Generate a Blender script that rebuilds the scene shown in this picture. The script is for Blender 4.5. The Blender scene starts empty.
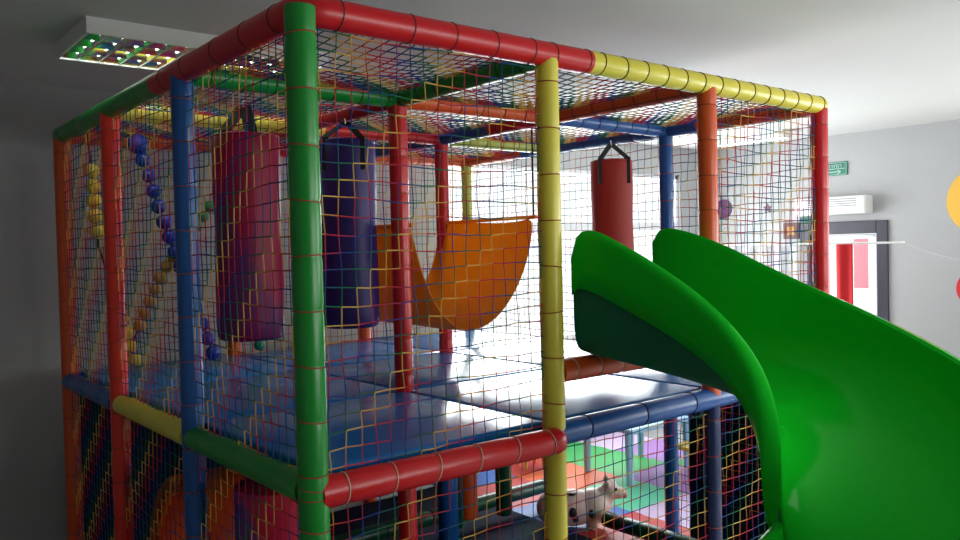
import bpy, bmesh, math, random
from mathutils import Vector, Matrix
random.seed(7)
PI = math.pi
Z0 = 1.15            # height of the play deck beams
H = 1.43             # deck beams to top beams
ZT = Z0 + H
CEIL = 2.93
SC = bpy.context.scene
COL = SC.collection

# ------------------------------------------------------------------ materials
MATS = {}
def mat(name, col, rough=.5, metal=0, coat=0, bump=0, bscale=40, var=0, vscale=3, spec=.5, emit=None, estr=0, trans=0, sub=0):
    if name in MATS: return MATS[name]
    m = bpy.data.materials.new(name); m.use_nodes = True
    nt = m.node_tree; b = nt.nodes['Principled BSDF']
    b.inputs['Base Color'].default_value = (*col, 1)
    b.inputs['Roughness'].default_value = rough
    b.inputs['Metallic'].default_value = metal
    b.inputs['Coat Weight'].default_value = coat
    b.inputs['Coat Roughness'].default_value = .05
    b.inputs['Specular IOR Level'].default_value = spec
    if emit: b.inputs['Emission Color'].default_value = (*emit, 1); b.inputs['Emission Strength'].default_value = estr
    if var or bump:
        tc = nt.nodes.new('ShaderNodeTexCoord')
    if var:
        n = nt.nodes.new('ShaderNodeTexNoise'); n.inputs['Scale'].default_value = vscale; n.inputs['Detail'].default_value = 4
        nt.links.new(tc.outputs['Object'], n.inputs['Vector'])
        mx = nt.nodes.new('ShaderNodeMix'); mx.data_type = 'RGBA'
        mx.inputs[6].default_value = (*[c*(1-var) for c in col], 1); mx.inputs[7].default_value = (*[min(1, c*(1+var)) for c in col], 1)
        nt.links.new(n.outputs['Fac'], mx.inputs[0]); nt.links.new(mx.outputs[2], b.inputs['Base Color'])
    if bump:
        n2 = nt.nodes.new('ShaderNodeTexNoise'); n2.inputs['Scale'].default_value = bscale; n2.inputs['Detail'].default_value = 3
        nt.links.new(tc.outputs['Object'], n2.inputs['Vector'])
        bp = nt.nodes.new('ShaderNodeBump'); bp.inputs['Strength'].default_value = bump; bp.inputs['Distance'].default_value = .01
        nt.links.new(n2.outputs['Fac'], bp.inputs['Height']); nt.links.new(bp.outputs['Normal'], b.inputs['Normal'])
    MATS[name] = m
    return m

def vinyl(name, col, rough=.33): return mat(name, col, rough=rough, bump=.12, bscale=18, var=.06, vscale=5)
V = dict(
    red=vinyl('vinyl_red', (.58, .006, .012)), green=vinyl('vinyl_green', (.004, .25, .025)), yellow=vinyl('vinyl_yellow', (.72, .62, .06)),
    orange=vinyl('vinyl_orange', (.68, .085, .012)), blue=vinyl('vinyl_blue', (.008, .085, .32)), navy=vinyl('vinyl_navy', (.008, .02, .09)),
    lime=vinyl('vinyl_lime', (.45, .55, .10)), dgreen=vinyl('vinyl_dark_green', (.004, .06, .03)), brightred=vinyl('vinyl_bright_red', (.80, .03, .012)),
)
M_wall = mat('painted_plaster_wall', (.43, .43, .435), rough=.9, bump=.15, bscale=90, var=.03, vscale=2)
M_ceil = mat('painted_ceiling', (.68, .68, .665), rough=.92, bump=.1, bscale=60, var=.03, vscale=1.5)
M_floor = mat('grey_floor_tile', (.42, .42, .42), rough=.16, var=.08, vscale=4)
M_deck = mat('blue_deck_vinyl', (.006, .16, .52), rough=.22, spec=.3, bump=.12, bscale=6, var=.08, vscale=3)
M_chute = mat('green_fibreglass', (.006, .52, .018), rough=.12, coat=0, spec=.07, bump=.03, bscale=7)
M_under = mat('green_fibreglass_shaded', (.001, .14, .062), rough=.6, spec=.3)  # slide green darkened: the shade below the lip is put into the colour
M_lace = mat('lacing_cord_rust', (.35, .06, .02), rough=.8)
M_laced = mat('lacing_cord_dark', (.05, .03, .03), rough=.8)
M_black = mat('black_webbing', (.012, .012, .014), rough=.7)
M_white = mat('white_plastic', (.78, .78, .76), rough=.4)
M_metal = mat('grey_metal', (.45, .45, .46), rough=.35, metal=1)
M_mirror = mat('bright_aluminium_reflector', (.85, .87, .85), rough=.14, metal=1)
M_tube = mat('fluorescent_tube', (.9, .92, .9), rough=.3, emit=(.92, 1, .95), estr=7)
M_frame = mat('dark_door_frame', (.035, .03, .05), rough=.4)
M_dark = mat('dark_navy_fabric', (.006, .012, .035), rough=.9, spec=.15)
M_wood = mat('plywood', (.32, .2, .1), rough=.7, var=.15, vscale=8)
NETC = [mat('cord_yellow', (.72, .46, .10), rough=.8), mat('cord_amber', (.60, .26, .05), rough=.8), mat('cord_red', (.50, .02, .03), rough=.8),
        mat('cord_pink', (.38, .02, .09), rough=.8), mat('cord_blue', (.01, .04, .24), rough=.8), mat('cord_teal', (.008, .09, .14), rough=.8), mat('cord_green', (.01, .15, .06), rough=.8)]

# ------------------------------------------------------------------ helpers
def link(name, bm, m, parent=None, smooth=True, loc=None):
    me = bpy.data.meshes.new(name)
    bmesh.ops.recalc_face_normals(bm, faces=bm.faces)
    bm.to_mesh(me); bm.free()
    ms = m if isinstance(m, (list, tuple)) else [m]
    for x in ms: me.materials.append(x)
    if smooth:
        for p in me.polygons: p.use_smooth = True
        try: me.set_sharp_from_angle(angle=math.radians(40))
        except Exception: pass
    o = bpy.data.objects.new(name, me); COL.objects.link(o)
    if parent:
        o.parent = parent; o.matrix_parent_inverse = Matrix.Translation(parent.location).inverted() if parent.type == 'EMPTY' and not parent.parent else Matrix()
        if not (parent.type == 'EMPTY' and not parent.parent):
            # parent is itself a child mesh sitting at world coordinates
            o.matrix_parent_inverse = Matrix()
    return o
def thing(name, label, cat, loc=(0, 0, 0), group=None):
    o = bpy.data.objects.new(name, None); COL.objects.link(o); o.location = loc; o.empty_display_size = .05
    return tag(o, label, cat, group)
def tag(o, label, cat, group=None, kind=None):
    o['label'] = label; o['category'] = cat
    if group: o['group'] = group
    if kind: o['kind'] = kind
    return o
def struct(name, bm, m, smooth=False):
    o = link(name, bm, m, smooth=smooth); o['kind'] = 'structure'; return o

def box(bm, x0, x1, y0, y1, z0, z1, bev=0, seg=2):
    r = bmesh.ops.create_cube(bm, size=1)
    vs = r['verts']
    for v in vs: v.co = Vector((x0+(v.co.x+.5)*(x1-x0), y0+(v.co.y+.5)*(y1-y0), z0+(v.co.z+.5)*(z1-z0)))
    if bev:
        es = list({e for v in vs for e in v.link_edges})
        bmesh.ops.bevel(bm, geom=es, offset=bev, segments=seg, profile=.5, affect='EDGES')
    return bm
def nbox(*a, **k): return box(bmesh.new(), *a, **k)

def frame_of(d):
    d = d.normalized()
    up = Vector((0, 0, 1)) if abs(d.z) < .9 else Vector((1, 0, 0))
    a = d.cross(up).normalized(); b = a.cross(d).normalized()
    return a, b
def tube(bm, pts, rad, seg=16, cap=True, mi=0):
    pts = [Vector(p) for p in pts]; n = len(pts)
    if not hasattr(rad, '__len__'): rad = [rad]*n
    rings = []
    a = None
    for i, p in enumerate(pts):
        d = (pts[min(i+1, n-1)]-pts[max(i-1, 0)])
        if a is None: a, b = frame_of(d)
        else:
            dn = d.normalized(); a = (a-dn*a.dot(dn)).normalized(); b = a.cross(dn).normalized()
        rings.append([bm.verts.new(p+(a*math.cos(2*PI*k/seg)+b*math.sin(2*PI*k/seg))*rad[i]) for k in range(seg)])
    for i in range(n-1):
        for k in range(seg):
            f = bm.faces.new((rings[i][k], rings[i][(k+1) % seg], rings[i+1][(k+1) % seg], rings[i+1][k])); f.material_index = mi
    if cap:
        bm.faces.new(rings[0][::-1]).material_index = mi; bm.faces.new(rings[-1]).material_index = mi
    return bm
def torus(bm, c, axis, R, r, seg=24, sub=6, tilt=0):
    axis = Vector(axis).normalized(); a, b = frame_of(axis)
    rings = []
    for i in range(seg):
        t = 2*PI*i/seg; d = a*math.cos(t)+b*math.sin(t); cc = Vector(c)+d*R+axis*(tilt*math.cos(t+.7))
        rings.append([bm.verts.new(cc+(d*math.cos(2*PI*k/sub)+axis*math.sin(2*PI*k/sub))*r) for k in range(sub)])
    for i in range(seg):
        for k in range(sub):
            bm.faces.new((rings[i][k], rings[i][(k+1) % sub], rings[(i+1) % seg][(k+1) % sub], rings[(i+1) % seg][k]))
def lacing(bm, p0, d, stations, R, r, tilt=.005):
    """one cord: a turn round the bar at every station, running along the hidden side between turns"""
    d = Vector(d).normalized(); a, b = frame_of(d); pts = []
    inn = Vector((1.6, 1.6, 0))-Vector(p0); inn.z = -.35 if abs(d.z) < .5 else 0; inn -= d*inn.dot(d)
    t0 = math.atan2(inn.dot(b), inn.dot(a)); seg = 22
    for s in sorted(stations):
        tl = tilt*random.uniform(-1, 1)
        for k in range(seg+1):
            t = t0+2*PI*k/seg
            pts.append(Vector(p0)+d*(s+.004*(k/seg-.5)+tl*math.sin(2*PI*k/seg))+(a*math.cos(t)+b*math.sin(t))*R)
    tube(bm, pts, r, 6)
def ellipsoid(bm, c, r, rot=None, u=20, v=12):
    s = bmesh.ops.create_uvsphere(bm, u_segments=u, v_segments=v, radius=1)
    for w in s['verts']:
        q = Vector((w.co.x*r[0], w.co.y*r[1], w.co.z*r[2]))
        if rot: q = rot @ q
        w.co = q+Vector(c)

# foam covered bar: slightly pinched where the net lacing goes round it
def foam_bar(name, p0, p1, r, m, parent, spacing=.145, lace=M_lace, round_ends=(False, False), phase=.5, double=(), tilt=.006, lr=.0022):
    p0 = Vector(p0); p1 = Vector(p1); L = (p1-p0).length; d = (p1-p0)/L
    n = max(2, int(L/spacing)); rp = [(i+phase)*L/n for i in range(n) if (i+phase)*L/n < L-.015]
    ss = set([0, L])
    for s in rp: ss.update([max(0, s-.022), max(0, s-.009), s, min(L, s+.009), min(L, s+.022)])
    if round_ends[0]: ss.update([.008, .02, .04])
    if round_ends[1]: ss.update([L-.008, L-.02, L-.04])
    ss = sorted(ss); pts = []; rs = []
    for s in ss:
        k = min(abs(s-q) for q in rp) if rp else 1
        rr = r*(1-.05*max(0, 1-k/.02))
        if round_ends[0] and s < .045: rr *= math.sqrt(max(.02, 1-(1-s/.045)**2))
        if round_ends[1] and L-s < .045: rr *= math.sqrt(max(.02, 1-(1-(L-s)/.045)**2))
        pts.append(p0+d*s); rs.append(rr)
    o = link(name, tube(bmesh.new(), pts, rs, 20), m, parent)
    if rp and lace:
        bm = bmesh.new()
        lacing(bm, p0, d, list(rp)+list(double), r*.985, lr, tilt)
        l = link('net_lacing', bm, lace, parent); l.parent = o; l.matrix_parent_inverse = Matrix()
    return o

# ------------------------------------------------------------------ the room
XL, XR, YF, YB = -3.4, 6.9, -4.9, 3.4
def wall(name, axis, c, t, u0, u1, holes, m=M_wall):
    """holes: (ua, ub, za, zb)"""
    bm = bmesh.new(); cur = u0
    def add(a, b, z0, z1):
        if b-a < 1e-4 or z1-z0 < 1e-4: return
        if axis == 'x': box(bm, min(c, c+t), max(c, c+t), a, b, z0, z1)
        else: box(bm, a, b, min(c, c+t), max(c, c+t), z0, z1)
    for (a, b, z0, z1) in sorted(holes):
        add(cur, a, 0, CEIL); add(a, b, 0, z0); add(a, b, z1, CEIL); cur = b
    add(cur, u1, 0, CEIL)
    return struct(name, bm, m)
W1 = (3.03, 6.36, .95, 2.63)
D1 = (1.37, 2.27, 0, 2.05)
W2 = (-3.9, -1.0, .85, 2.45)
struct('floor', nbox(XL-.2, XR+.2, YF-.2, YB+.2, -.1, 0), M_floor)
struct('ceiling', nbox(XL-.2, XR+.2, YF-.2, YB+.2, CEIL, CEIL+.1), M_ceil)
wall('wall_back', 'y', YB, .2, XL, XR, [W1])
wall('wall_right', 'x', XR, .2, YF, YB+.2, [D1, W2])
wall('wall_left', 'x', XL, -.2, YF, YB+.2, [])
W_FILL = (1.2, 5.6, .8, 2.5)  # added opening behind the camera, lets fill light onto the slide
wall('wall_front', 'y', YF, -.2, XL-.2, XR+.2, [W_FILL])

def glass():
    m = bpy.data.materials.new('window_glass'); m.use_nodes = True; nt = m.node_tree; nt.nodes.clear()
    o = nt.nodes.new('ShaderNodeOutputMaterial'); t = nt.nodes.new('ShaderNodeBsdfTransparent'); g = nt.nodes.new('ShaderNodeBsdfGlossy')
    t.inputs[0].default_value = (.96, .98, .98, 1); g.inputs['Roughness'].default_value = .02
    x = nt.nodes.new('ShaderNodeMixShader'); x.inputs[0].default_value = .06
    nt.links.new(t.outputs[0], x.inputs[1]); nt.links.new(g.outputs[0], x.inputs[2]); nt.links.new(x.outputs[0], o.inputs[0])
    return m
M_glass = glass()
M_wframe = mat('white_window_frame', (.75, .76, .78), rough=.4)
# glazing in the back wall
def window(name, axis, c, w, mull, transoms, fm, tw=.05, trans_h=.05):
    r = bpy.data.objects.new(name, None); COL.objects.link(r); r['kind'] = 'structure'
    a, b, z0, z1 = w
    bm = bmesh.new()
    def B(u0, u1, za, zb, d=.035):
        if axis == 'y': box(bm, u0, u1, c+.06-d, c+.06+d, za, zb, .006, 1)
        else: box(bm, c+.06-d, c+.06+d, u0, u1, za, zb, .006, 1)
    B(a, a+tw, z0, z1); B(b-tw, b, z0, z1); B(a, b, z0, z0+tw); B(a, b, z1-tw, z1)
    link('window_frame', bm, fm, r, smooth=False)
    for u in mull:
        bm = bmesh.new(); B(u-tw/2, u+tw/2, z0+tw, z1-tw, .03); link('mullion', bm, fm, r, smooth=False)
    for t in transoms:
        bm = bmesh.new(); B(a+tw, b-tw, t-trans_h/2, t+trans_h/2, .032); link('transom', bm, fm, r, smooth=False)
    us = [a+tw]+list(mull)+[b-tw]
    for u0, u1 in zip(us, us[1:]):
        if axis == 'y': g = nbox(u0, u1, c+.057, c+.063, z0+tw, z1-tw)
        else: g = nbox(c+.057, c+.063, u0, u1, z0+tw, z1-tw)
        link('pane', g, M_glass, r, smooth=False)
    return r
window('window_1', 'y', YB, W1, [5.28], [2.06], M_wframe, .05, .10)
window('window_2', 'x', XR, W2, [-2.45], [], M_wframe)
window('fill_window', 'y', YF-.12, W_FILL, [3.4], [], M_wframe)  # unseen window, added only for fill
# the door: dark frame, white leaf with a tall pane
dr = bpy.data.objects.new('door_1', None); COL.objects.link(dr); dr['kind'] = 'structure'
bm = bmesh.new()
box(bm, XR-.03, XR+.1, 1.37, 1.475, 0, 2.05, .006, 1); box(bm, XR-.03, XR+.1, 2.165, 2.27, 0, 2.05, .006, 1); box(bm, XR-.03, XR+.1, 1.475, 2.165, 1.925, 2.05, .006, 1)
link('door_frame', bm, M_frame, dr, smooth=False)
bm = bmesh.new()
for (a, b, z0, z1) in ((1.48, 1.515, .01, 1.92), (2.10, 2.16, .01, 1.92), (1.515, 2.10, 1.88, 1.92), (1.515, 2.10, .01, .2), (1.86, 1.90, .2, 1.88)):
    box(bm, XR+.03, XR+.07, a, b, z0, z1, .004, 1)
link('door_leaf', bm, M_wframe, dr, smooth=False)
link('pane', nbox(XR+.047, XR+.053, 1.515, 2.10, .2, 1.88), M_glass, dr, smooth=False)
bm = bmesh.new(); tube(bm, [(XR+.02, 1.50, 1.02), (XR-.03, 1.50, 1.02), (XR-.03, 1.60, 1.02)], .009, 8); link('door_handle', bm, M_metal, dr)
# skirting boards
M_skirt = mat('grey_skirting', (.35, .35, .36), rough=.5)
bm = bmesh.new(); box(bm, XR-.015, XR, YF, 1.37, 0, .08); box(bm, XR-.015, XR, 2.27, YB, 0, .08); struct('baseboard_right', bm, M_skirt)
struct('baseboard_back', nbox(XL, W1[0], YB-.015, YB, 0, .08), M_skirt)

# ------------------------------------------------------------------ play structure
PS = thing('play_structure', 'large two-level padded play frame with coloured foam posts, rainbow rope netting and blue deck', 'play structure')
RP, RB = .044, .046
post_col = {(0,0): 'green', (1,0): 'yellow', (2,0): 'orange', (3,0): 'red', (0,1): 'blue', (0,2): 'red', (0,3): 'orange', (1,1): 'red', (2,2): 'red',
            (3,3): 'lime', (3,1): 'blue', (1,2): 'blue', (2,1): 'red', (3,2): 'yellow', (1,3): 'orange', (2,3): 'orange'}
for (i, j), c in post_col.items():
    x, y = i, j
    if (i, j) == (0, 0): x, y = -.012, -.016
    top = ZT-.02 if (i, j) != (0, 0) else ZT+.0
    m = V['brightred'] if (i, j) in ((0, 2),) else V[c]
    if (i, j) == (2, 0):
        foam_bar('post', (x, y, Z0+.0), (x, y, top), RP, m, PS)
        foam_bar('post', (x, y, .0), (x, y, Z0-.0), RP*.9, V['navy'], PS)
    elif (i, j) == (0, 0):
        foam_bar('post', (x, y, 0), (x, y, top), RP+.002, m, PS, spacing=.16, double=(1.14, 1.17))
    else:
        foam_bar('post', (x, y, 0), (x, y, top), RP, m, PS, spacing=.16)

# top beams ------------------------------------------------------
def beam(p0, p1, c, r=RB, lace=M_laced, **k):
    return foam_bar('beam', p0, p1, r, V[c], PS, spacing=k.pop('spacing', .135), lace=lace, **k)
# red one goes round the front corner with a small mitred bend
bm = bmesh.new()
cor = [(0, 1.28, ZT), (0, .7, ZT), (0, .12, ZT)]
for k in range(6):
    a = k/5*PI/2; cor.append((.07-.07*math.cos(a), .07-.07*math.sin(a), ZT))
cor += [(.12, 0, ZT), (.7, 0, ZT), (1.22, 0, ZT)]
rb = link('beam', tube(bm, cor, RB, 20), V['red'], PS)
bm = bmesh.new()
lacing(bm, (0, 0, ZT), (1, 0, 0), (.12, .38, .55, .73, .91, 1.02, 1.2), RB+.0005, .002)
l = link('net_lacing', bm, M_laced, PS); l.parent = rb; l.matrix_parent_inverse = Matrix()
bm = bmesh.new()
lacing(bm, (0, 0, ZT), (0, 1, 0), (.13, .35, .6, .9, 1.15), RB+.0005, .002)
l = link('net_lacing', bm, M_laced, PS); l.parent = rb; l.matrix_parent_inverse = Matrix()
beam((1.22, 0, ZT), (3.045, 0, ZT), 'yellow', round_ends=(False, True), spacing=.125)
beam((0, 1.28, ZT), (0, 3.045, ZT), 'green', spacing=.3, lace=None, round_ends=(False, True))
Z3 = ZT-.004
beam((0.04, 3, Z3), (1, 3, Z3), 'orange'); beam((1, 3, Z3), (2, 3, Z3), 'red'); beam((2, 3, Z3), (3, 3, Z3), 'orange')
beam((3, .04, Z3), (3, .75, Z3), 'orange'); beam((3, .75, Z3), (3, 2.3, Z3), 'blue'); beam((3, 2.3, Z3), (3, 3, Z3), 'orange')
for (p0, p1, c) in [((.04, 1), (1, 1), 'green'), ((1, 1), (2, 1), 'orange'), ((2, 1), (3, 1), 'blue'),
                    ((.04, 2), (1.15, 2), 'yellow'), ((1.15, 2), (2, 2), 'red'), ((2, 2), (3, 2), 'lime'),
                    ((1, .04), (1, 1), 'green'), ((1, 1), (1, 3), 'red'), ((2, .04), (2, 1), 'orange'), ((2, 1), (2, 1.5), 'red'), ((2, 1.5), (2, 3), 'blue')]:
    beam((p0[0], p0[1], ZT-.008), (p1[0], p1[1], ZT-.008), c, r=.042)
# deck beams ------------------------------------------------------
beam((.0, -.018, Z0), (1.0, -.05, Z0), 'red', r=.049, lace=mat('lacing_cord_pale', (.6, .45, .35), rough=.8), round_ends=(False, True), spacing=.16, tilt=.012)
beam((1.0, .0, Z0+.01), (3, 0, Z0+.01), 'blue', r=.047, spacing=.3)
beam((0, .04, Z0), (0, .98, Z0), 'green', spacing=.3, lace=None); beam((0, 1.03, Z0), (0, 2.0, Z0), 'yellow', spacing=.3, lace=None, round_ends=(False, True)); beam((0, 2.03, Z0), (0, 3, Z0), 'blue', spacing=.3, lace=None)
beam((3, 0, Z0), (3, 3, Z0), 'blue'); beam((0, 3, Z0), (3, 3, Z0), 'blue')
beam((1.03, 0, Z0+.245), (1.97, 0, Z0+.245), 'orange', r=.045, lace=mat('lacing_cord_pale', (0, 0, 0)), spacing=.12, tilt=.012)
for k in (1, 2):
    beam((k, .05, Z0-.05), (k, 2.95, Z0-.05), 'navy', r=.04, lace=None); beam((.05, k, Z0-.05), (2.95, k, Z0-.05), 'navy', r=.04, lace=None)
# low beams near the floor
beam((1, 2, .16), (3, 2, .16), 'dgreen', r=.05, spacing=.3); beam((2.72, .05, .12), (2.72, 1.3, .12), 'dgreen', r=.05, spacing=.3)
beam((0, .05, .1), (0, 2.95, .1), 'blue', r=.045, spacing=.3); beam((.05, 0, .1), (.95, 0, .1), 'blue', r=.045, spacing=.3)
# deck: plywood board and the nine mats
link('deck_board', nbox(.04, 2.96, .04, 2.96, Z0-.01, Z0+.008), M_wood, PS, smooth=False)
for i in range(3):
    for j in range(3):
        g = .009
        x0, x1, y0, y1 = i+g, i+1-g, j+g, j+1-g
        if i == 0: x0 += .035
        if j == 0: y0 += .035
        if i == 2: x1 -= .035
        if j == 2: y1 -= .035
        bm = bmesh.new(); r = box(bm, x0, x1, y0, y1, Z0+.009, Z0+.055, .012, 3)
        link('deck_mat', bm, M_deck, PS)
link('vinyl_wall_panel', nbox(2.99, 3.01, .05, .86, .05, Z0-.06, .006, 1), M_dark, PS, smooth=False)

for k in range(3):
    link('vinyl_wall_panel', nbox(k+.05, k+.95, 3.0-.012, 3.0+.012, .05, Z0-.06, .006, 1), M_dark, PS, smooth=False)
# netting --------------------------------------------------------
def net(O, U, W, nu, nv, flip=False, sag=.012, cell=.0555, r=.0021, off=0, ph=0):
    """net sheet from corner O along U and W; the colour runs in stair steps"""
    O = Vector(O); U = Vector(U); W = Vector(W); N = U.cross(W).normalized()
    verts = []; faces = []; mi = []
    def P(i, j):
        u = i/nu; v = j/nv
        s = sag*math.sin(PI*u)*math.sin(PI*v)*(1+.4*math.sin(3*u+ph))
        q = O+U*u+W*v+N*(-s)
        q += U.normalized()*(.004*math.sin(i*1.7+j*.9+ph)+.0025*random.uniform(-1, 1))+W.normalized()*(.004*math.sin(j*1.3-i*.6+ph)+.0025*random.uniform(-1, 1) - (.006 if 0 < j < nv else 0)*math.sin(PI*u)*math.sin(PI*v))
        return q
    G = [[P(i, j) for j in range(nv+1)] for i in range(nu+1)]
    def cord(a, b, c):
        d = (b-a).normalized(); e = N; f = d.cross(e).normalized()
        base = len(verts)
        for p in (a-d*r*.5, b+d*r*.5):
            for w in (e, f, -e, -f): verts.append(p+w*r)
        for k in range(4):
            faces.append((base+k, base+(k+1) % 4, base+4+(k+1) % 4, base+4+k)); mi.append(c)
    for i in range(nu+1):
        for j in range(nv+1):
            ii = (nu-i) if flip else i
            if i < nu:
                k = (ii-(1 if flip else 0))
                cord(G[i][j], G[i+1][j], (k-j+off) % 7)
            if j < nv: cord(G[i][j], G[i][j+1], (ii-j-1+off) % 7)
    me = bpy.data.meshes.new('net_panel'); me.from_pydata([tuple(v) for v in verts], [], faces)
    for m in NETC: me.materials.append(m)
    me.polygons.foreach_set('material_index', mi); me.update()
    o = bpy.data.objects.new('net_panel', me); COL.objects.link(o); o.parent = PS
    return o
for k in range(3):
    net((0, k, Z0), (0, 1, 0), (0, 0, H), 18, 26, flip=True, off=k*18, ph=k)                       # left face
    net((3, k, Z0), (0, 1, 0), (0, 0, H), 18, 26, flip=True, off=k*18+3, ph=k+2)                   # right face
    net((k, 3, Z0), (1, 0, 0), (0, 0, H), 18, 26, off=k*18+2, ph=k+4)                              # back face
    net((0, k, .1), (0, 1, 0), (0, 0, Z0-.1), 18, 19, flip=True, off=k*18+5, ph=k+1)
    net((k, 0, .1), (1, 0, 0), (0, 0, Z0-.1), 18, 19, off=k*18+4, ph=k+3)
    if k < 1: net((3, k, .1), (0, 1, 0), (0, 0, Z0-.1), 18, 19, flip=True, off=k*18+1, ph=k)
net((0, 0, Z0), (1, 0, 0), (0, 0, H), 18, 26, off=1, ph=.5)
net((2, 0, Z0), (1, 0, 0), (0, 0, H), 18, 26, off=5, ph=1.5)
for i in range(3):
    for j in range(3):
        net((i, j, ZT+.01), (1, 0, 0), (0, 1, 0), 18, 18, r=.0025, off=(i+j)*18, sag=.035, ph=i+2*j)

# ------------------------------------------------------------------ the slide
SL = thing('spiral_slide', 'glossy green fibreglass spiral slide leaving the deck beside the orange post', 'slide', (1.5, 0, 0))
x0, y0, z0, th0, w, k0, k1, m0, m1, m2, L = 1.501, .006, .808, .042, .357, .524, -1.074, .497, -.087, .189, 1.744
path = []
ds = .025; s = -.05; x = x0; y = y0+.05; z = z0+.05*m0*.4; 
while z > -.98 and s < 3.6:
    ss = max(0, s); th = max(-1.92, th0+k0*ss+k1*ss*ss)
    if s > 2.0: th = -1.92+.35*min(1, (s-2.0)/.5)
    mm = m0+m1*min(1, max(0, s)/.6)+m2*ss
    if s < 0: mm *= .4
    if s > 2.2: mm *= max(.06, 1-((s-2.2)/1.0)*.9)
    path.append((s, x, y, z, th)); x += math.sin(th)*ds; y += -math.cos(th)*ds; z -= mm*ds; s += ds
def depth(s):
    if s < .7: return .505-(.505-.30)*(max(0, s)/.7)
    return .30
def lip(s): return .05+.19*max(0, 1-max(0, s)/1.6)**.7
def lipw(s): return .022+.034*min(1, max(0, s)/.8)
def sq(s): return .16+(.85-.16)*min(1, max(0, s)/.9)
def section(s, x, y, z, th, grow=0, lips=True):
    nx, ny = -math.cos(th), -math.sin(th)
    d = depth(s); lp = lip(s); e = s+.05
    def drop(rl): return -.115*(1-math.sqrt(max(0, 1-(1-min(1, e/rl))**2)))+(-.012 if rl < .2 else .03)*max(0, 1-e/.3)
    pts = []
    f = lipw(s)/.056; ex = sq(s)
    if lips:
        pts += [(w+.052*f, -lp), (w+.056*f, -lp*.6), (w+.054*f, -.035), (w+.046*f, -.014), (w+.03*f, -.003), (w+.012*f, 0), (w+.002, -.008)]
    n = 22
    for i in range(n+1):
        a = PI*i/n; c = math.cos(a); q = math.sin(a)
        u = math.copysign(abs(c)**ex, c)*(w+grow-.01*0); v = -(abs(q)**ex)*(d+grow)
        if i == 0 or i == n: v = -.02
        pts.append((u, v))
    if lips:
        pts += [(-w-.002, -.008), (-w-.012*f, 0), (-w-.03*f, -.003), (-w-.046*f, -.014), (-w-.054*f, -.035), (-w-.056*f, -lp*.6), (-w-.052*f, -lp)]
    out = []
    for u, v in pts:
        zz = z+v if v < -.3 else z+v+drop(.15 if u > 0 else .27)*(1 if v > -.15 else (v+.3)/.15)
        back = .13*min(1, max(0, -u/w))*max(0, 1-e/.3)       # the right cheek reaches further in
        if u > 0: back = -.028*min(1, u/w)*max(0, 1-e/.3)
        out.append(Vector((x+nx*u-math.sin(th)*back, y+ny*u+math.cos(th)*back, Z0+zz)))
    return out
def skin(rows, thick, name, m, sub=True):
    bm = bmesh.new(); R = [[bm.verts.new(p) for p in r] for r in rows]
    for a, b in zip(R, R[1:]):
        for k in range(len(a)-1): bm.faces.new((a[k], a[k+1], b[k+1], b[k]))
    o = link(name, bm, m, SL)
    for p in o.data.polygons: p.use_smooth = True
    md = o.modifiers.new('thickness', 'SOLIDIFY'); md.thickness = thick; md.offset = 0
    return o
ch = skin([section(*p) for p in path], .006, 'chute', M_chute)
us = skin([section(*p, grow=.012, lips=False) for p in path], .006, 'underside_shell', M_under)  # outer body of the chute, in the green with painted-in shade
# padded foot under the run-out
px_ = path[-1]
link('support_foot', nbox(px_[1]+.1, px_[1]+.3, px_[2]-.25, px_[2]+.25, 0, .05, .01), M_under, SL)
bm = bmesh.new(); q = path[int(len(path)*.55)]
tube(bm, [(q[1], q[2], 0), (q[1], q[2], Z0+q[3]-.33)], .03, 16); link('support_leg', bm, M_metal, SL)

# ------------------------------------------------------------------ hanging bags
def stripes(name, ca, cb, scale, axis=(0, 0, 1), rough=.35):
    m = mat(name, ca, rough=rough, bump=.1, bscale=14)
    return m
def bag(name, label, x, y, ztop, zbot, r, m, group, sw=.62, sh=.019, drop=.055):
    t = thing('punching_bag', label, 'punching bag', (x, y, zbot), group)
    bm = bmesh.new(); pts = []; rs = []
    n = 14
    pts.append((x, y, zbot)); rs.append(r*.86)
    pts.append((x, y, zbot+.008)); rs.append(r*.95)
    for k in range(n+1):
        v = k/n; pts.append((x, y, zbot+.02+(ztop-zbot-.04)*v)); rs.append(r*(1+.025*math.sin(v*9)*math.sin(v*PI)))
    pts.append((x, y, ztop-.008)); rs.append(r*.95); pts.append((x, y, ztop)); rs.append(r*.86)
    link('bag_body', tube(bm, pts, rs, 32), m, t)
    bm = bmesh.new(); torus(bm, (x, y, ztop-.012), (0, 0, 1), r*.97, .006, 32); link('seam_piping', bm, m, t)
    # two webbing straps meeting at a ring
    d = Vector((.773, -.634, 0)); ap = Vector((x, y, ZT-drop))
    for sgn in (-1, 1):
        for d2 in (0,):
            a = Vector((x, y, ztop+.0))+d*sgn*r*sw
            low = Vector((x, y, ztop-.16))+d*sgn*r*sw+Vector((-.634, -.773, 0))*(r*.80)
            edge = Vector((x, y, ztop+.004))+d*sgn*r*sw+Vector((-.634, -.773, 0))*(r*.78)
            bm = bmesh.new(); wv = Vector((.0, .0, 1)).cross((ap-a)).normalized()
            pts = [low, edge, ap]
            bs = []
            for p in pts:
                tdir = d
                bs.append([p-tdir*sh, p+tdir*sh])
            vs = [[bm.verts.new(q) for q in b] for b in bs]
            for q0, q1 in zip(vs, vs[1:]): bm.faces.new((q0[0], q0[1], q1[1], q1[0]))
            o = link('strap', bm, M_black, t, smooth=False)
            md = o.modifiers.new('t', 'SOLIDIFY'); md.thickness = .005; md.offset = 0
    bm = bmesh.new(); torus(bm, (x, y, ZT-drop), (.773, -.634, 0), .02, .004)
    link('hanging_ring', bm, M_metal, t)
    return t
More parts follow.
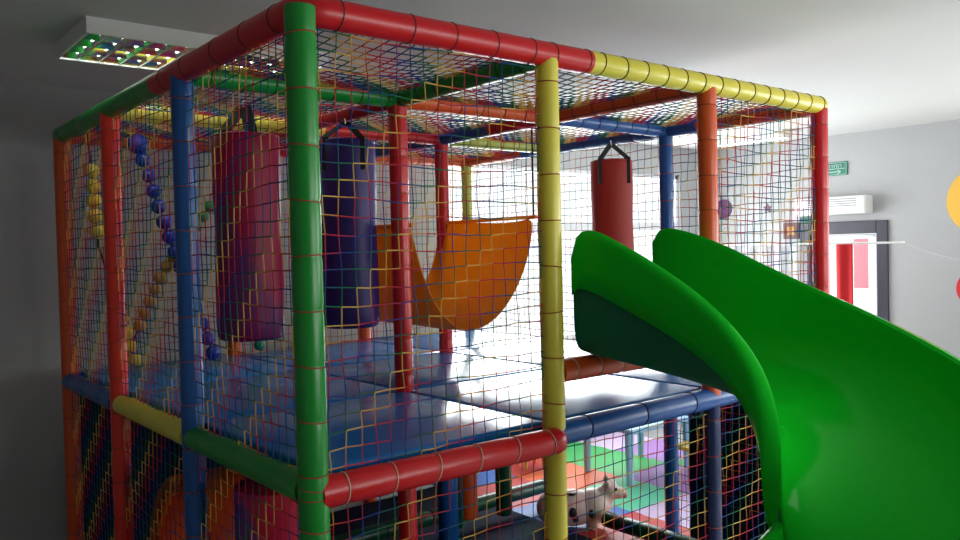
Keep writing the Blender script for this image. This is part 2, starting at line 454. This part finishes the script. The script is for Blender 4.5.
def two_tone(name, ca, cb, ang, thr):
    m = bpy.data.materials.new(name); m.use_nodes = True; nt = m.node_tree; b = nt.nodes['Principled BSDF']; b.inputs['Roughness'].default_value = .45; b.inputs['Specular IOR Level'].default_value = .3
    tc = nt.nodes.new('ShaderNodeTexCoord'); sp = nt.nodes.new('ShaderNodeSeparateXYZ'); nt.links.new(tc.outputs['Object'], sp.inputs[0])
    a = nt.nodes.new('ShaderNodeMath'); a.operation = 'MULTIPLY'; a.inputs[1].default_value = ang; nt.links.new(sp.outputs['Z'], a.inputs[0])
    h1 = nt.nodes.new('ShaderNodeMath'); h1.operation = 'MULTIPLY'; h1.inputs[1].default_value = .773; nt.links.new(sp.outputs['X'], h1.inputs[0])
    h2 = nt.nodes.new('ShaderNodeMath'); h2.operation = 'MULTIPLY_ADD'; h2.inputs[1].default_value = -.634; nt.links.new(sp.outputs['Y'], h2.inputs[0]); nt.links.new(h1.outputs[0], h2.inputs[2])
    s_ = nt.nodes.new('ShaderNodeMath'); s_.operation = 'ADD'; nt.links.new(h2.outputs[0], s_.inputs[0]); nt.links.new(a.outputs[0], s_.inputs[1])
    r = nt.nodes.new('ShaderNodeMapRange'); r.inputs[1].default_value = thr-.02; r.inputs[2].default_value = thr+.02; nt.links.new(s_.outputs[0], r.inputs[0])
    x = nt.nodes.new('ShaderNodeMix'); x.data_type = 'RGBA'; x.inputs[6].default_value = (*ca, 1); x.inputs[7].default_value = (*cb, 1)
    nt.links.new(r.outputs[0], x.inputs[0]); nt.links.new(x.outputs[2], b.inputs['Base Color'])
    return m
BX, BY = .47, 1.5
M_pink = two_tone('crimson_purple_vinyl', (.15, .012, .10), (.30, .006, .05), .42, .773*BX-.634*BY+.42*2.0-.02)
bag('pink', 'crimson and purple punching bag hanging behind the blue corner post', BX, BY, 2.43, 1.46, .155, M_pink, 'punching bags', .38, .03, .012)
bag('blue', 'dark blue punching bag hanging right behind the green corner post', .985, 1.45, 2.43, 1.48, .145, vinyl('vinyl_indigo', (.028, .010, .16), .48), 'punching bags')
bag('red', 'red punching bag hanging above the green slide entrance', 2.9, 1.36, 2.42, 1.62, .135, vinyl('vinyl_tomato', (.36, .02, .01), .6), 'punching bags')

# ------------------------------------------------------------------ hammock
HM = thing('hammock_sling', 'orange sheet hammock sling sagging between the inner red posts', 'hammock', (1.6, 1.6, 1.4))
prof = [(1.16, .84), (1.19, .70), (1.235, .56), (1.30, .43), (1.39, .335), (1.50, .29), (1.62, .30), (1.73, .35), (1.83, .44), (1.91, .56), (1.965, .70), (2.0, .885)]
bm = bmesh.new(); rows = []
for j in range(13):
    v = j/12; y = 1.15+.88*v
    rows.append([bm.verts.new((px+.012*math.sin(v*PI), y, Z0+pz-.02*math.sin(v*PI)+.01*math.sin(i*.9+j*.5))) for i, (px, pz) in enumerate(prof)])
for a, b in zip(rows, rows[1:]):
    for k in range(len(prof)-1): bm.faces.new((a[k], a[k+1], b[k+1], b[k]))
M_sling = mat('orange_tarpaulin', (.85, .34, .012), rough=.45, var=.06)
nt = M_sling.node_tree; bs = nt.nodes['Principled BSDF']; tl = nt.nodes.new('ShaderNodeBsdfTranslucent'); tl.inputs[0].default_value = (.95, .45, .02, 1)
mx = nt.nodes.new('ShaderNodeMixShader'); mx.inputs[0].default_value = .45; out = nt.nodes['Material Output']
nt.links.new(bs.outputs[0], mx.inputs[1]); nt.links.new(tl.outputs[0], mx.inputs[2]); nt.links.new(mx.outputs[0], out.inputs[0])
o = link('sheet', bm, M_sling, HM)
for p in o.data.polygons: p.use_smooth = True
md = o.modifiers.new('sub', 'SUBSURF'); md.levels = 2; md.render_levels = 2
md = o.modifiers.new('t', 'SOLIDIFY'); md.thickness = .004; md.offset = 0
for (px, pz, bx) in ((1.16, .84, 1.05), (2.0, .885, 2.0)):
    bm = bmesh.new(); tube(bm, [(px, 1.13, Z0+pz), (px, 2.05, Z0+pz)], .011, 10); link('hem_rod', bm, M_sling, HM)
    for y in (1.15, 2.03):
        bm = bmesh.new(); tube(bm, [(px, y, Z0+pz), (bx, y, ZT-.03)], .005, 8); link('rope', bm, M_black, HM)

# ------------------------------------------------------------------ bead strings
M_bd = {'y': mat('bead_yellow', (.75, .50, .03), rough=.35), 'o': mat('bead_amber', (.62, .30, .03), rough=.35), 'b': mat('bead_blue', (.012, .03, .36), rough=.35), 'g': mat('bead_green', (.01, .25, .09), rough=.35)}
def beads(label, pts, cols, gaps, r=.036, big=0):
    t = thing('bead_string', label, 'bead string', pts[-1], 'bead strings in the climbing bay')
    bm = bmesh.new(); tube(bm, pts, .006, 8); link('rope', bm, M_black, t)
    P_ = [Vector(p) for p in pts]; Ls = [(b-a).length for a, b in zip(P_, P_[1:])]; T = sum(Ls)
    n = int(T/(2*r*1.0)); first = None
    for k in range(n):
        s = (k+.5)*T/n; f = s/T
        if not any(a <= f <= b for a, b in gaps): continue
        q = s
        for a, b, l in zip(P_, P_[1:], Ls):
            if q <= l: pos = a.lerp(b, q/l); break
            q -= l
        rr = r*(1.35 if big and k == 0 else random.uniform(.94, 1.06))
        c = cols(f)
        bm = bmesh.new(); ellipsoid(bm, pos, (rr, rr, rr), None, 14, 9); link('bead', bm, M_bd[c], t)
beads('string of yellow beads slanting from the top beam behind the red left post', [(.05, 2.62, 2.55), (.08, 2.6, 1.93), (.26, 2.6, 1.24)], lambda f: 'y', [(.1, .45), (.7, 1)], .04)
beads('string of dark blue beads slanting across the bay beside the blue post', [(.28, 2.56, 2.54), (.44, 2.56, 2.01), (.70, 2.56, 1.24)], lambda f: 'b', [(.02, 1)], .043, 1)
beads('string of amber beads turning green, crossing the blue one', [(.22, 2.64, 1.30), (.43, 2.64, 1.77), (.76, 2.64, 2.2), (.95, 2.64, 2.5)], lambda f: 'o' if f < .45 else 'g', [(.08, .72)], .037)
beads('short string of green beads low behind the crimson bag', [(.86, 2.68, 1.62), (1.05, 2.68, 1.25)], lambda f: 'g', [(0, 1)], .037)

# ------------------------------------------------------------------ ceiling lights
def ceiling_light(label, x0, x1, y0, y1, nx, ny, lit=False):
    z1 = CEIL; z0 = CEIL-.075
    t = thing('ceiling_light', label, 'ceiling light', ((x0+x1)/2, (y0+y1)/2, z0), None)
    bm = bmesh.new(); tw = .012
    box(bm, x0, x1, y0, y1, z1-.008, z1-.001)
    box(bm, x0, x0+tw, y0, y1, z0, z1-.008); box(bm, x1-tw, x1, y0, y1, z0, z1-.008)
    box(bm, x0+tw, x1-tw, y0, y0+tw, z0, z1-.008); box(bm, x0+tw, x1-tw, y1-tw, y1, z0, z1-.008)
    link('housing', bm, M_white, t, smooth=False)
    for k in range(ny):                              # curved reflectors between tubes
        ya = y0+tw+(y1-y0-2*tw)*k/ny; yb = y0+tw+(y1-y0-2*tw)*(k+1)/ny
        bm = bmesh.new(); n = 8; R_ = []
        for i in range(n+1):
            a = i/n; yy = ya+(yb-ya)*a; zz = z0+.008+.055*math.sin(PI*a)**.7
            R_.append([bm.verts.new((x0+tw, yy, zz)), bm.verts.new((x1-tw, yy, zz))])
        for a, b in zip(R_, R_[1:]): bm.faces.new((a[0], a[1], b[1], b[0]))
        link('reflector', bm, M_mirror, t)
        bm = bmesh.new(); ym = (ya+yb)/2; tube(bm, [(x0+.03, ym, z0+.044), (x1-.03, ym, z0+.044)], .013, 12); link('tube', bm, M_tube if not lit else M_lit, t)
    for i in range(1, nx):
        xx = x0+(x1-x0)*i/nx; bm = bmesh.new()
        # parabolic cross blade, wider at its top
        for y_, s_ in ((y0+tw, 1),):
            vs = [(xx-.010, z0+.026), (xx+.010, z0+.026), (xx+.003, z0+.004), (xx-.003, z0+.004)]
            a = [bm.verts.new((p[0], y0+tw, p[1])) for p in vs]; b = [bm.verts.new((p[0], y1-tw, p[1])) for p in vs]
            for k in range(4): bm.faces.new((a[k], a[(k+1) % 4], b[(k+1) % 4], b[k]))
            bm.faces.new(a); bm.faces.new(b[::-1])
        link('louvre_blade', bm, M_mirror, t)
    return t
M_lit = mat('lit_tube', (1, 1, 1), emit=(1, .98, .95), estr=6)
ceiling_light('square-louvred aluminium ceiling light above the left end of the play frame', -.17, 1.02, 1.68, 2.27, 12, 4)
ceiling_light('long lit ceiling strip light near the far right corner of the room', 6.0, 6.2, 1.95, 2.85, 6, 1, True)

# ------------------------------------------------------------------ things on the right wall
def wall_disc(name, label, y, z, r, m, cat='wall decoration', group='round wall stickers'):
    bm = bmesh.new(); tube(bm, [(XR-.006, y, z), (XR, y, z)], r, 48); o = link(name, bm, m); tag(o, label, cat, group)
wall_disc('wall_sticker', 'large yellow round wall sticker right of the door, cut by the frame edge', .53, 2.19, .315, mat('sticker_yellow', (.85, .48, .06), rough=.6))
wall_disc('wall_sticker', 'red round wall sticker low right of the door', .60, 1.40, .17, mat('sticker_red', (.65, .02, .03), rough=.6))
wall_disc('wall_sticker', 'purple round wall sticker beside the orange post', 3.2, 2.25, .11, mat('sticker_purple', (.12, .03, .12), rough=.6))
# exit sign
sg = thing('exit_sign', 'green emergency exit sign on the wall above the air conditioner', 'exit sign', (XR, 1.95, 2.52))
link('sign_plate', nbox(XR-.014, XR-.001, 1.76, 2.12, 2.52, 2.655, .003, 1), mat('sign_green', (.01, .17, .11), rough=.4), sg, smooth=False)
Mw = mat('sign_white', (.45, .62, .55), rough=.5)
bm = bmesh.new()
for (a, b, c, d) in ((1.768, 2.112, 2.527, 2.531), (1.768, 2.112, 2.644, 2.648), (1.768, 1.772, 2.527, 2.648), (2.108, 2.112, 2.527, 2.648), (1.785, 2.095, 2.584, 2.589)):
    box(bm, XR-.0165, XR-.0135, a, b, c, d)
link('sign_border', bm, Mw, sg, smooth=False)
bm = bmesh.new()
yy = 2.09
for wd in (.020, .013, .018, .008, .02, .016, .012, .02, .014, .018, .01, .02):      # the unreadable line of letters
    h = random.choice((.030, .034)); box(bm, XR-.0165, XR-.0135, yy-wd, yy-wd+.006, 2.598, 2.598+h); box(bm, XR-.0165, XR-.0135, yy-wd, yy, 2.598+h-.006, 2.598+h)
    yy -= wd+.0075
link('lettering', bm, Mw, sg, smooth=False)
bm = bmesh.new(); box(bm, XR-.0165, XR-.0135, 1.84, 2.03, 2.552, 2.560)
for s_ in (-1, 1):
    a = Vector((XR-.015, 1.825, 2.556)); b = Vector((XR-.015, 1.86, 2.556+s_*.018)); tube(bm, [a, b], .004, 4)
link('arrow', bm, Mw, sg, smooth=False)
# air conditioner
ac = thing('air_conditioner', 'white wall heater unit with dark slots above the door', 'air conditioner', (XR, 1.8, 2.13))
bm = bmesh.new(); box(bm, XR-.17, XR, 1.51, 2.25, 2.12, 2.30, .02, 3); link('casing', bm, M_white, ac)
for k in range(4):
    z = 2.20+k*.022; link('air_slot', nbox(XR-.1725, XR-.168, 1.60, 2.12, z, z+.009), mat('slot_grey', (.28, .28, .3), rough=.6), ac, smooth=False)
o = link('door_poster', nbox(XR+.036, XR+.045, 1.585, 1.73, 1.38, 1.875), mat('poster_pink', (.75, .25, .3), rough=.5), smooth=False); tag(o, 'pink poster stuck inside the glass of the door', 'poster')
# small things on the wall seen through the net
o = link('picture_frame', nbox(XR-.02, XR, 2.28, 2.46, 1.89, 2.06, .004, 1), [mat('frame_brown', (.09, .03, .02), rough=.5)], smooth=False)
tag(o, 'small square dark brown picture left of the door frame', 'picture')
link('picture_panel', nbox(XR-.024, XR-.0195, 2.33, 2.41, 1.93, 2.02), mat('picture_amber', (.45, .22, .03), rough=.6), o, smooth=False)
o = link('notice_card', nbox(XR-.012, XR, 2.14, 2.27, 2.055, 2.115), mat('card_green', (.02, .12, .08), rough=.5), smooth=False); tag(o, 'small dark green card beside the brown picture', 'card')
# star-shaped sticker
bm = bmesh.new(); c = []
for k in range(10):
    a = PI/2+k*PI/5; rr = .055 if k % 2 == 0 else .028; c.append((2.65+rr*math.cos(a), 2.23+rr*math.sin(a)))
f0 = [bm.verts.new((XR-.006, a, b)) for a, b in c]; f1 = [bm.verts.new((XR, a, b)) for a, b in c]
bm.faces.new(f0); bm.faces.new(f1[::-1])
for k in range(10): bm.faces.new((f0[k], f0[(k+1) % 10], f1[(k+1) % 10], f1[k]))
o = link('wall_ornament', bm, mat('ornament_brown', (.12, .03, .05), rough=.5), smooth=False); tag(o, 'small dark maroon ornament on the wall seen through the net', 'wall decoration')

# ------------------------------------------------------------------ rail with fine white netting
XN = 5.5
RL = thing('netting_rail', 'white rail and fine white safety net across the far room', 'netting', (XN, 2, 0))
bm = bmesh.new(); tube(bm, [(XN, .63, 1.835), (XN, 3.39, 1.85)], .009, 12); link('rail', bm, M_white, RL)
for y in (3.36,):
    bm = bmesh.new(); tube(bm, [(XN, y, 0), (XN, y, 1.85)], .012, 12); link('rail_post', bm, M_white, RL)
m = bpy.data.materials.new('fine_white_netting'); m.use_nodes = True; nt = m.node_tree; b = nt.nodes['Principled BSDF']; b.inputs['Base Color'].default_value = (.8, .8, .85, 1)
tr = nt.nodes.new('ShaderNodeBsdfTransparent'); x = nt.nodes.new('ShaderNodeMixShader'); tc = nt.nodes.new('ShaderNodeTexCoord'); ck = nt.nodes.new('ShaderNodeTexNoise')
ck.inputs['Scale'].default_value = 3; nt.links.new(tc.outputs['Object'], ck.inputs['Vector']); mr = nt.nodes.new('ShaderNodeMapRange'); mr.inputs[3].default_value = .5; mr.inputs[4].default_value = .7
nt.links.new(ck.outputs['Fac'], mr.inputs[0]); nt.links.new(mr.outputs[0], x.inputs[0]); nt.links.new(tr.outputs[0], x.inputs[1]); nt.links.new(b.outputs[0], x.inputs[2]); nt.links.new(x.outputs[0], nt.nodes['Material Output'].inputs[0])
M_fine = m
def drape(y0, y1, z0, z1, name, m, parent, amp=.015, fr=40, xo=0, th=.002):
    bm = bmesh.new(); n = int((y1-y0)*40)+2; R_ = []
    for i in range(n+1):
        y = y0+(y1-y0)*i/n; xx = XN+xo+amp*math.sin(y*fr); R_.append([bm.verts.new((xx*1.0, y, z)) for z in (z1, (z0+z1)/2, z0)])
    for a, b in zip(R_, R_[1:]):
        for k in range(2): bm.faces.new((a[k], b[k], b[k+1], a[k+1]))
    o = link(name, bm, m, parent)
    md = o.modifiers.new('t', 'SOLIDIFY'); md.thickness = th; md.offset = 0
    return o
drape(1.45, 3.3, .05, 1.82, 'netting_sheet', M_fine, RL)
o = drape(1.02, 1.17, .5, 1.83, 'hanging_cloth', mat('red_cloth', (.55, .008, .012), rough=.8), None, amp=.012, fr=60, xo=-.032, th=.004); tag(o, 'narrow red cloth hanging from the white rail in front of the door', 'cloth')
bm = bmesh.new(); pts = []
for k in range(21):
    t = k/20; a = Vector((XN, .63, 1.83)); b = Vector((3.6, -.9, 1.72)); q = a.lerp(b, t); q.z -= .06*math.sin(PI*t); pts.append(q)
tube(bm, pts, .0025, 6); o = link('sagging_cord', bm, mat('cord_grey', (.4, .4, .42), rough=.7)); tag(o, 'thin white cord running from the rail end towards the right', 'cord')
for dy, yy in ((.0, .3), (.1, -.1)):
    pass

# ------------------------------------------------------------------ foam tiles, table, toy
T = .6
tilec = {'orange': (.72, .12, .03), 'green': (.03, .36, .08), 'purple': (.34, .16, .45), 'mint': (.10, .55, .33), 'lilac': (.60, .45, .68), 'red': (.55, .03, .03), 'blue': (.04, .14, .5), 'yellow': (.8, .6, .08)}
grid = [['red', 'lilac', 'purple', 'yellow'], ['blue', 'mint', 'purple', 'green'], ['red', 'orange', 'green', 'purple'], ['blue', 'red', 'green', 'lilac']]
ORD = ['front', 'second', 'third', 'back']; OC = ['beside the cow', 'one tile right of the cow', 'under the table', 'beyond the table']
for j in range(4):
    for i in range(4):
        c = grid[j][i]; xa = 2.6+i*T; ya = .9+j*T
        bm = bmesh.new(); pts = []; n = 6
        # outline with dovetail tabs
        def side(a, b, sgn):
            a = Vector(a); b = Vector(b); d = (b-a)/n; nn = Vector((d.y, -d.x)).normalized()*.012
            for k in range(n):
                o_ = nn*(sgn if k % 2 else -sgn)*.5
                pts.append(a+d*(k+.08)+o_); pts.append(a+d*(k+.92)+o_)
        side((xa, ya), (xa+T-.002, ya), 1); side((xa+T-.002, ya), (xa+T-.002, ya+T-.002), 1); side((xa+T-.002, ya+T-.002), (xa, ya+T-.002), 1); side((xa, ya+T-.002), (xa, ya), 1)
        v0 = [bm.verts.new((p.x, p.y, .001)) for p in pts]; v1 = [bm.verts.new((p.x, p.y, .014)) for p in pts]
        bm.faces.new(v1); bm.faces.new(v0[::-1])
        for k in range(len(pts)): bm.faces.new((v0[k], v0[(k+1) % len(pts)], v1[(k+1) % len(pts)], v1[k]))
        o = link('foam_floor_tile', bm, mat('foam_'+c, tilec[c], rough=.45, bump=.1, bscale=60), smooth=False)
        tag(o, '%s interlocking foam floor tile, %s row, %s' % (c, ORD[j], OC[i]), 'floor tile', 'interlocking foam floor tiles')
tb = thing('kids_table', 'pale blue low children\'s table beyond the netted frame', 'table', (4.0, 2.15, 0))
M_pb = mat('pale_blue_plastic', (.30, .52, .72), rough=.35)
link('tabletop', nbox(3.58, 4.5, 1.8, 2.5, .43, .47, .015, 3), M_pb, tb)
for (x, y) in ((3.66, 1.9), (3.72, 2.4), (4.40, 2.4), (4.38, 1.9)):
    bm = bmesh.new(); tube(bm, [(x, y, .015), (x, y, .2), (x, y, .43)], [.026, .03, .036], 16); link('leg', bm, M_pb, tb)
# a small stool
st = thing('kids_stool', 'small yellow and red children\'s stool left of the blue table', 'stool', (3.5, 2.85, 0))
bm = bmesh.new(); tube(bm, [(3.5, 2.85, .25), (3.5, 2.85, .285)], .14, 24); link('seat', bm, mat('stool_red', (.6, .04, .03), rough=.4), st)
for k in range(4):
    a = k*PI/2+.5; bm = bmesh.new(); tube(bm, [(3.5+.12*math.cos(a), 2.85+.12*math.sin(a), .015), (3.5+.09*math.cos(a), 2.85+.09*math.sin(a), .25)], .014, 10); link('leg', bm, mat('stool_yellow', (.75, .45, .06), rough=.4), st)
# chair with pale blue back right of the post
ck_ = thing('kids_chair', 'pale blue children\'s chair with yellow seat partly behind the dark blue post', 'chair', (4.2, 1.65, 0))
cx, cy = 4.12, 1.62
link('seat', nbox(cx-.14, cx+.14, cy-.14, cy+.14, .27, .30, .01), mat('stool_yellow', (0, 0, 0)), ck_)
link('backrest', nbox(cx-.14, cx+.14, cy-.165, cy-.14, .34, .60, .01), M_pb, ck_)
for a in (-1, 1):
    for b in (-1, 1):
        top = .6 if b < 0 else .27
        bm = bmesh.new(); tube(bm, [(cx+a*.12, cy+b*.13, .015), (cx+a*.12, cy+b*.13, top)], .014, 10); link('leg', bm, M_pb, ck_)

# toy cow: body one continuous surface
CW = thing('toy_cow', 'white rocking toy cow with black spots standing under the deck', 'toy animal', (2.74, 1.53, 0))
fx = Vector((.773, -.634, 0)); sx = Vector((.634, .773, 0)); c0 = Vector((2.72, 1.52, 0))
def cp(a, b, z): return c0+fx*(a*1.1)+sx*b+Vector((0, 0, z-.055))
rotm = Matrix((fx, sx, Vector((0, 0, 1)))).transposed()
bm = bmesh.new()
S = lambda a, b, z, r: ellipsoid(bm, cp(a, b, z), r, rotm, 20, 14)
S(-.06, 0, .20, (.20, .115, .12)); S(-.17, 0, .20, (.11, .11, .115)); S(.07, 0, .205, (.12, .11, .12)); S(.13, 0, .25, (.07, .06, .09)); S(.175, 0, .31, (.055, .055, .075)); S(.225, 0, .29, (.05, .045, .04))
for a in (-.18, .06):
    for b in (-.06, .06): S(a, b, .13, (.04, .038, .07))
for b in (-1, 1): S(.155, b*.055, .365, (.014, .03, .025))
cow = link('body', bm, mat('cream_plastic', (.78, .62, .56), rough=.4), CW)
rm = cow.modifiers.new('remesh', 'REMESH'); rm.mode = 'VOXEL'; rm.voxel_size = .008; rm.use_smooth_shade = True
sm = cow.modifiers.new('smooth', 'SMOOTH'); sm.iterations = 6
Mb = mat('black_paint', (.015, .015, .018), rough=.5)
for (a, b, z, r) in ((-.06, -.117, .20, (.026, .008, .035)), (.05, -.112, .19, (.018, .008, .03)), (-.19, -.09, .23, (.022, .012, .022)), (-.06, -.05, .305, (.03, .03, .012)), (-.045, -.112, .155, (.02, .009, .02))):
    bm = bmesh.new(); ellipsoid(bm, cp(a, b, z), r, rotm, 12, 8); link('spot', bm, Mb, CW)
for b in (-1, 1):
    bm = bmesh.new(); ellipsoid(bm, cp(.205, b*.047, .325), (.009, .006, .011), rotm, 10, 8); link('eye', bm, Mb, CW)
    bm = bmesh.new(); tube(bm, [cp(.15, b*.025, .37), cp(.155, b*.032, .41)], [.012, .004], 8); link('horn', bm, mat('horn_cream', (.6, .42, .25), rough=.5), CW)
bm = bmesh.new(); ellipsoid(bm, cp(.262, 0, .28), (.02, .036, .026), rotm, 12, 8); link('muzzle', bm, mat('muzzle_pink', (.7, .35, .35), rough=.5), CW)

# soft play pieces below the deck
tn = thing('play_tunnel', 'orange foam tunnel standing under the deck behind the blue post', 'play tunnel', (.6, 1.5, 0))
bm = bmesh.new(); cx, cy, cz = .12, 1.52, .44
n = 36; rings = []
for (x, r) in ((cx, .42), (cx+.45, .42), (cx+.45, .34), (cx, .34)):
    rings.append([bm.verts.new((x, cy+r*math.cos(2*PI*k/n), cz+r*math.sin(2*PI*k/n))) for k in range(n)])
for a in range(4):
    for k in range(n): bm.faces.new((rings[a][k], rings[a][(k+1) % n], rings[(a+1) % 4][(k+1) % n], rings[(a+1) % 4][k]))
link('tube_wall', bm, V['orange'], tn)
bm = bmesh.new(); torus(bm, (cx, cy, cz), (1, 0, 0), .38, .03, 40, 8); link('rim', bm, vinyl('vinyl_rust', (.35, .05, .015)), tn)
def roller(label, x, y, r, m, z0=.25, z1=Z0-.1, ang=None):
    t = thing('hanging_roller', label, 'foam roller', (x, y, z0), 'foam rollers hanging below the deck')
    bm = bmesh.new(); tube(bm, [(x, y, z0), (x, y, z0+.01), (x, y, z1-.01), (x, y, z1)], [r*.85, r, r, r*.85], 24); link('roller_body', bm, m, t)
    bm = bmesh.new(); tube(bm, [(x, y, z1), (x, y, Z0-.01)], .008, 8); link('cord', bm, M_black, t)
M_pp = two_tone('purple_red_vinyl', (.16, .03, .22), (.55, .01, .05), .5, .773*.23-.634*.76+.5*.75)
roller('wide purple and red foam roller below the deck, left of the green post', .23, .76, .16, M_pp, .1, .98)
roller('slim orange foam roller below the deck, seen under the red beam', 1.85, 1.62, .06, V['orange'])
roller('dark green foam roller below the deck, right of the orange one', 2.05, 1.52, .05, V['dgreen'])
roller('slim blue foam roller below the deck, left of the orange one', 1.5, 1.35, .055, V['blue'])
roller('dark green foam roller below the deck, between the blue and orange ones', 1.7, 1.55, .05, V['dgreen'])
o = link('floor_mat', nbox(.06, 2.58, .06, 2.9, .001, .03, .008, 2), M_dark); tag(o, 'dark navy padded floor mat covering the ground inside the frame', 'floor mat')

# ------------------------------------------------------------------ light
def area(name, loc, rot, sx, sy, power, col=(1, 1, 1)):
    l = bpy.data.lights.new(name, 'AREA'); l.shape = 'RECTANGLE'; l.size = sx; l.size_y = sy; l.energy = power; l.color = col
    o = bpy.data.objects.new(name, l); COL.objects.link(o); o.location = loc; o.rotation_euler = rot; return o
area('daylight_back', ((W1[0]+W1[1])/2, YB+.3, (W1[2]+W1[3])/2), (-PI/2, 0, 0), W1[1]-W1[0]+.5, W1[3]-W1[2]+.3, 300, (.97, .99, 1))
area('daylight_right', (XR+.3, (W2[0]+W2[1])/2, (W2[2]+W2[3])/2), (0, PI/2, 0), W2[3]-W2[2]+.2, W2[1]-W2[0]+.2, 190, (1, .99, .95))
area('fill_light_front', ((W_FILL[0]+W_FILL[1])/2, YF-.4, (W_FILL[2]+W_FILL[3])/2), (PI/2, 0, 0), W_FILL[1]-W_FILL[0]+.2, W_FILL[3]-W_FILL[2]+.2, 150, (1, .99, .96))  # added fill from the camera side, for slide and left end
area('daylight_door', (XR+.45, 1.81, 1.1), (0, PI/2, 0), 2.1, 1.2, 45, (1, .98, .98))
wd = bpy.data.worlds.new('sky'); SC.world = wd; wd.use_nodes = True
bg = wd.node_tree.nodes['Background']; bg.inputs[0].default_value = (.95, .97, 1, 1); bg.inputs[1].default_value = 1.5

# ------------------------------------------------------------------ camera
cam = bpy.data.cameras.new('camera'); co = bpy.data.objects.new('camera', cam); COL.objects.link(co)
cam.sensor_width = 36; cam.lens = 36*809.2/960; cam.clip_start = .05
co.location = (-1.12588, -2.17395, Z0+.71416); co.rotation_mode = 'XYZ'; co.rotation_euler = (1.54445755, .0235110, -.687623594)
SC.camera = co
SC.view_settings.view_transform = 'Standard'; SC.view_settings.look = 'None'; SC.view_settings.gamma = 1; SC.view_settings.exposure = .1
SC.view_settings.use_curve_mapping = False
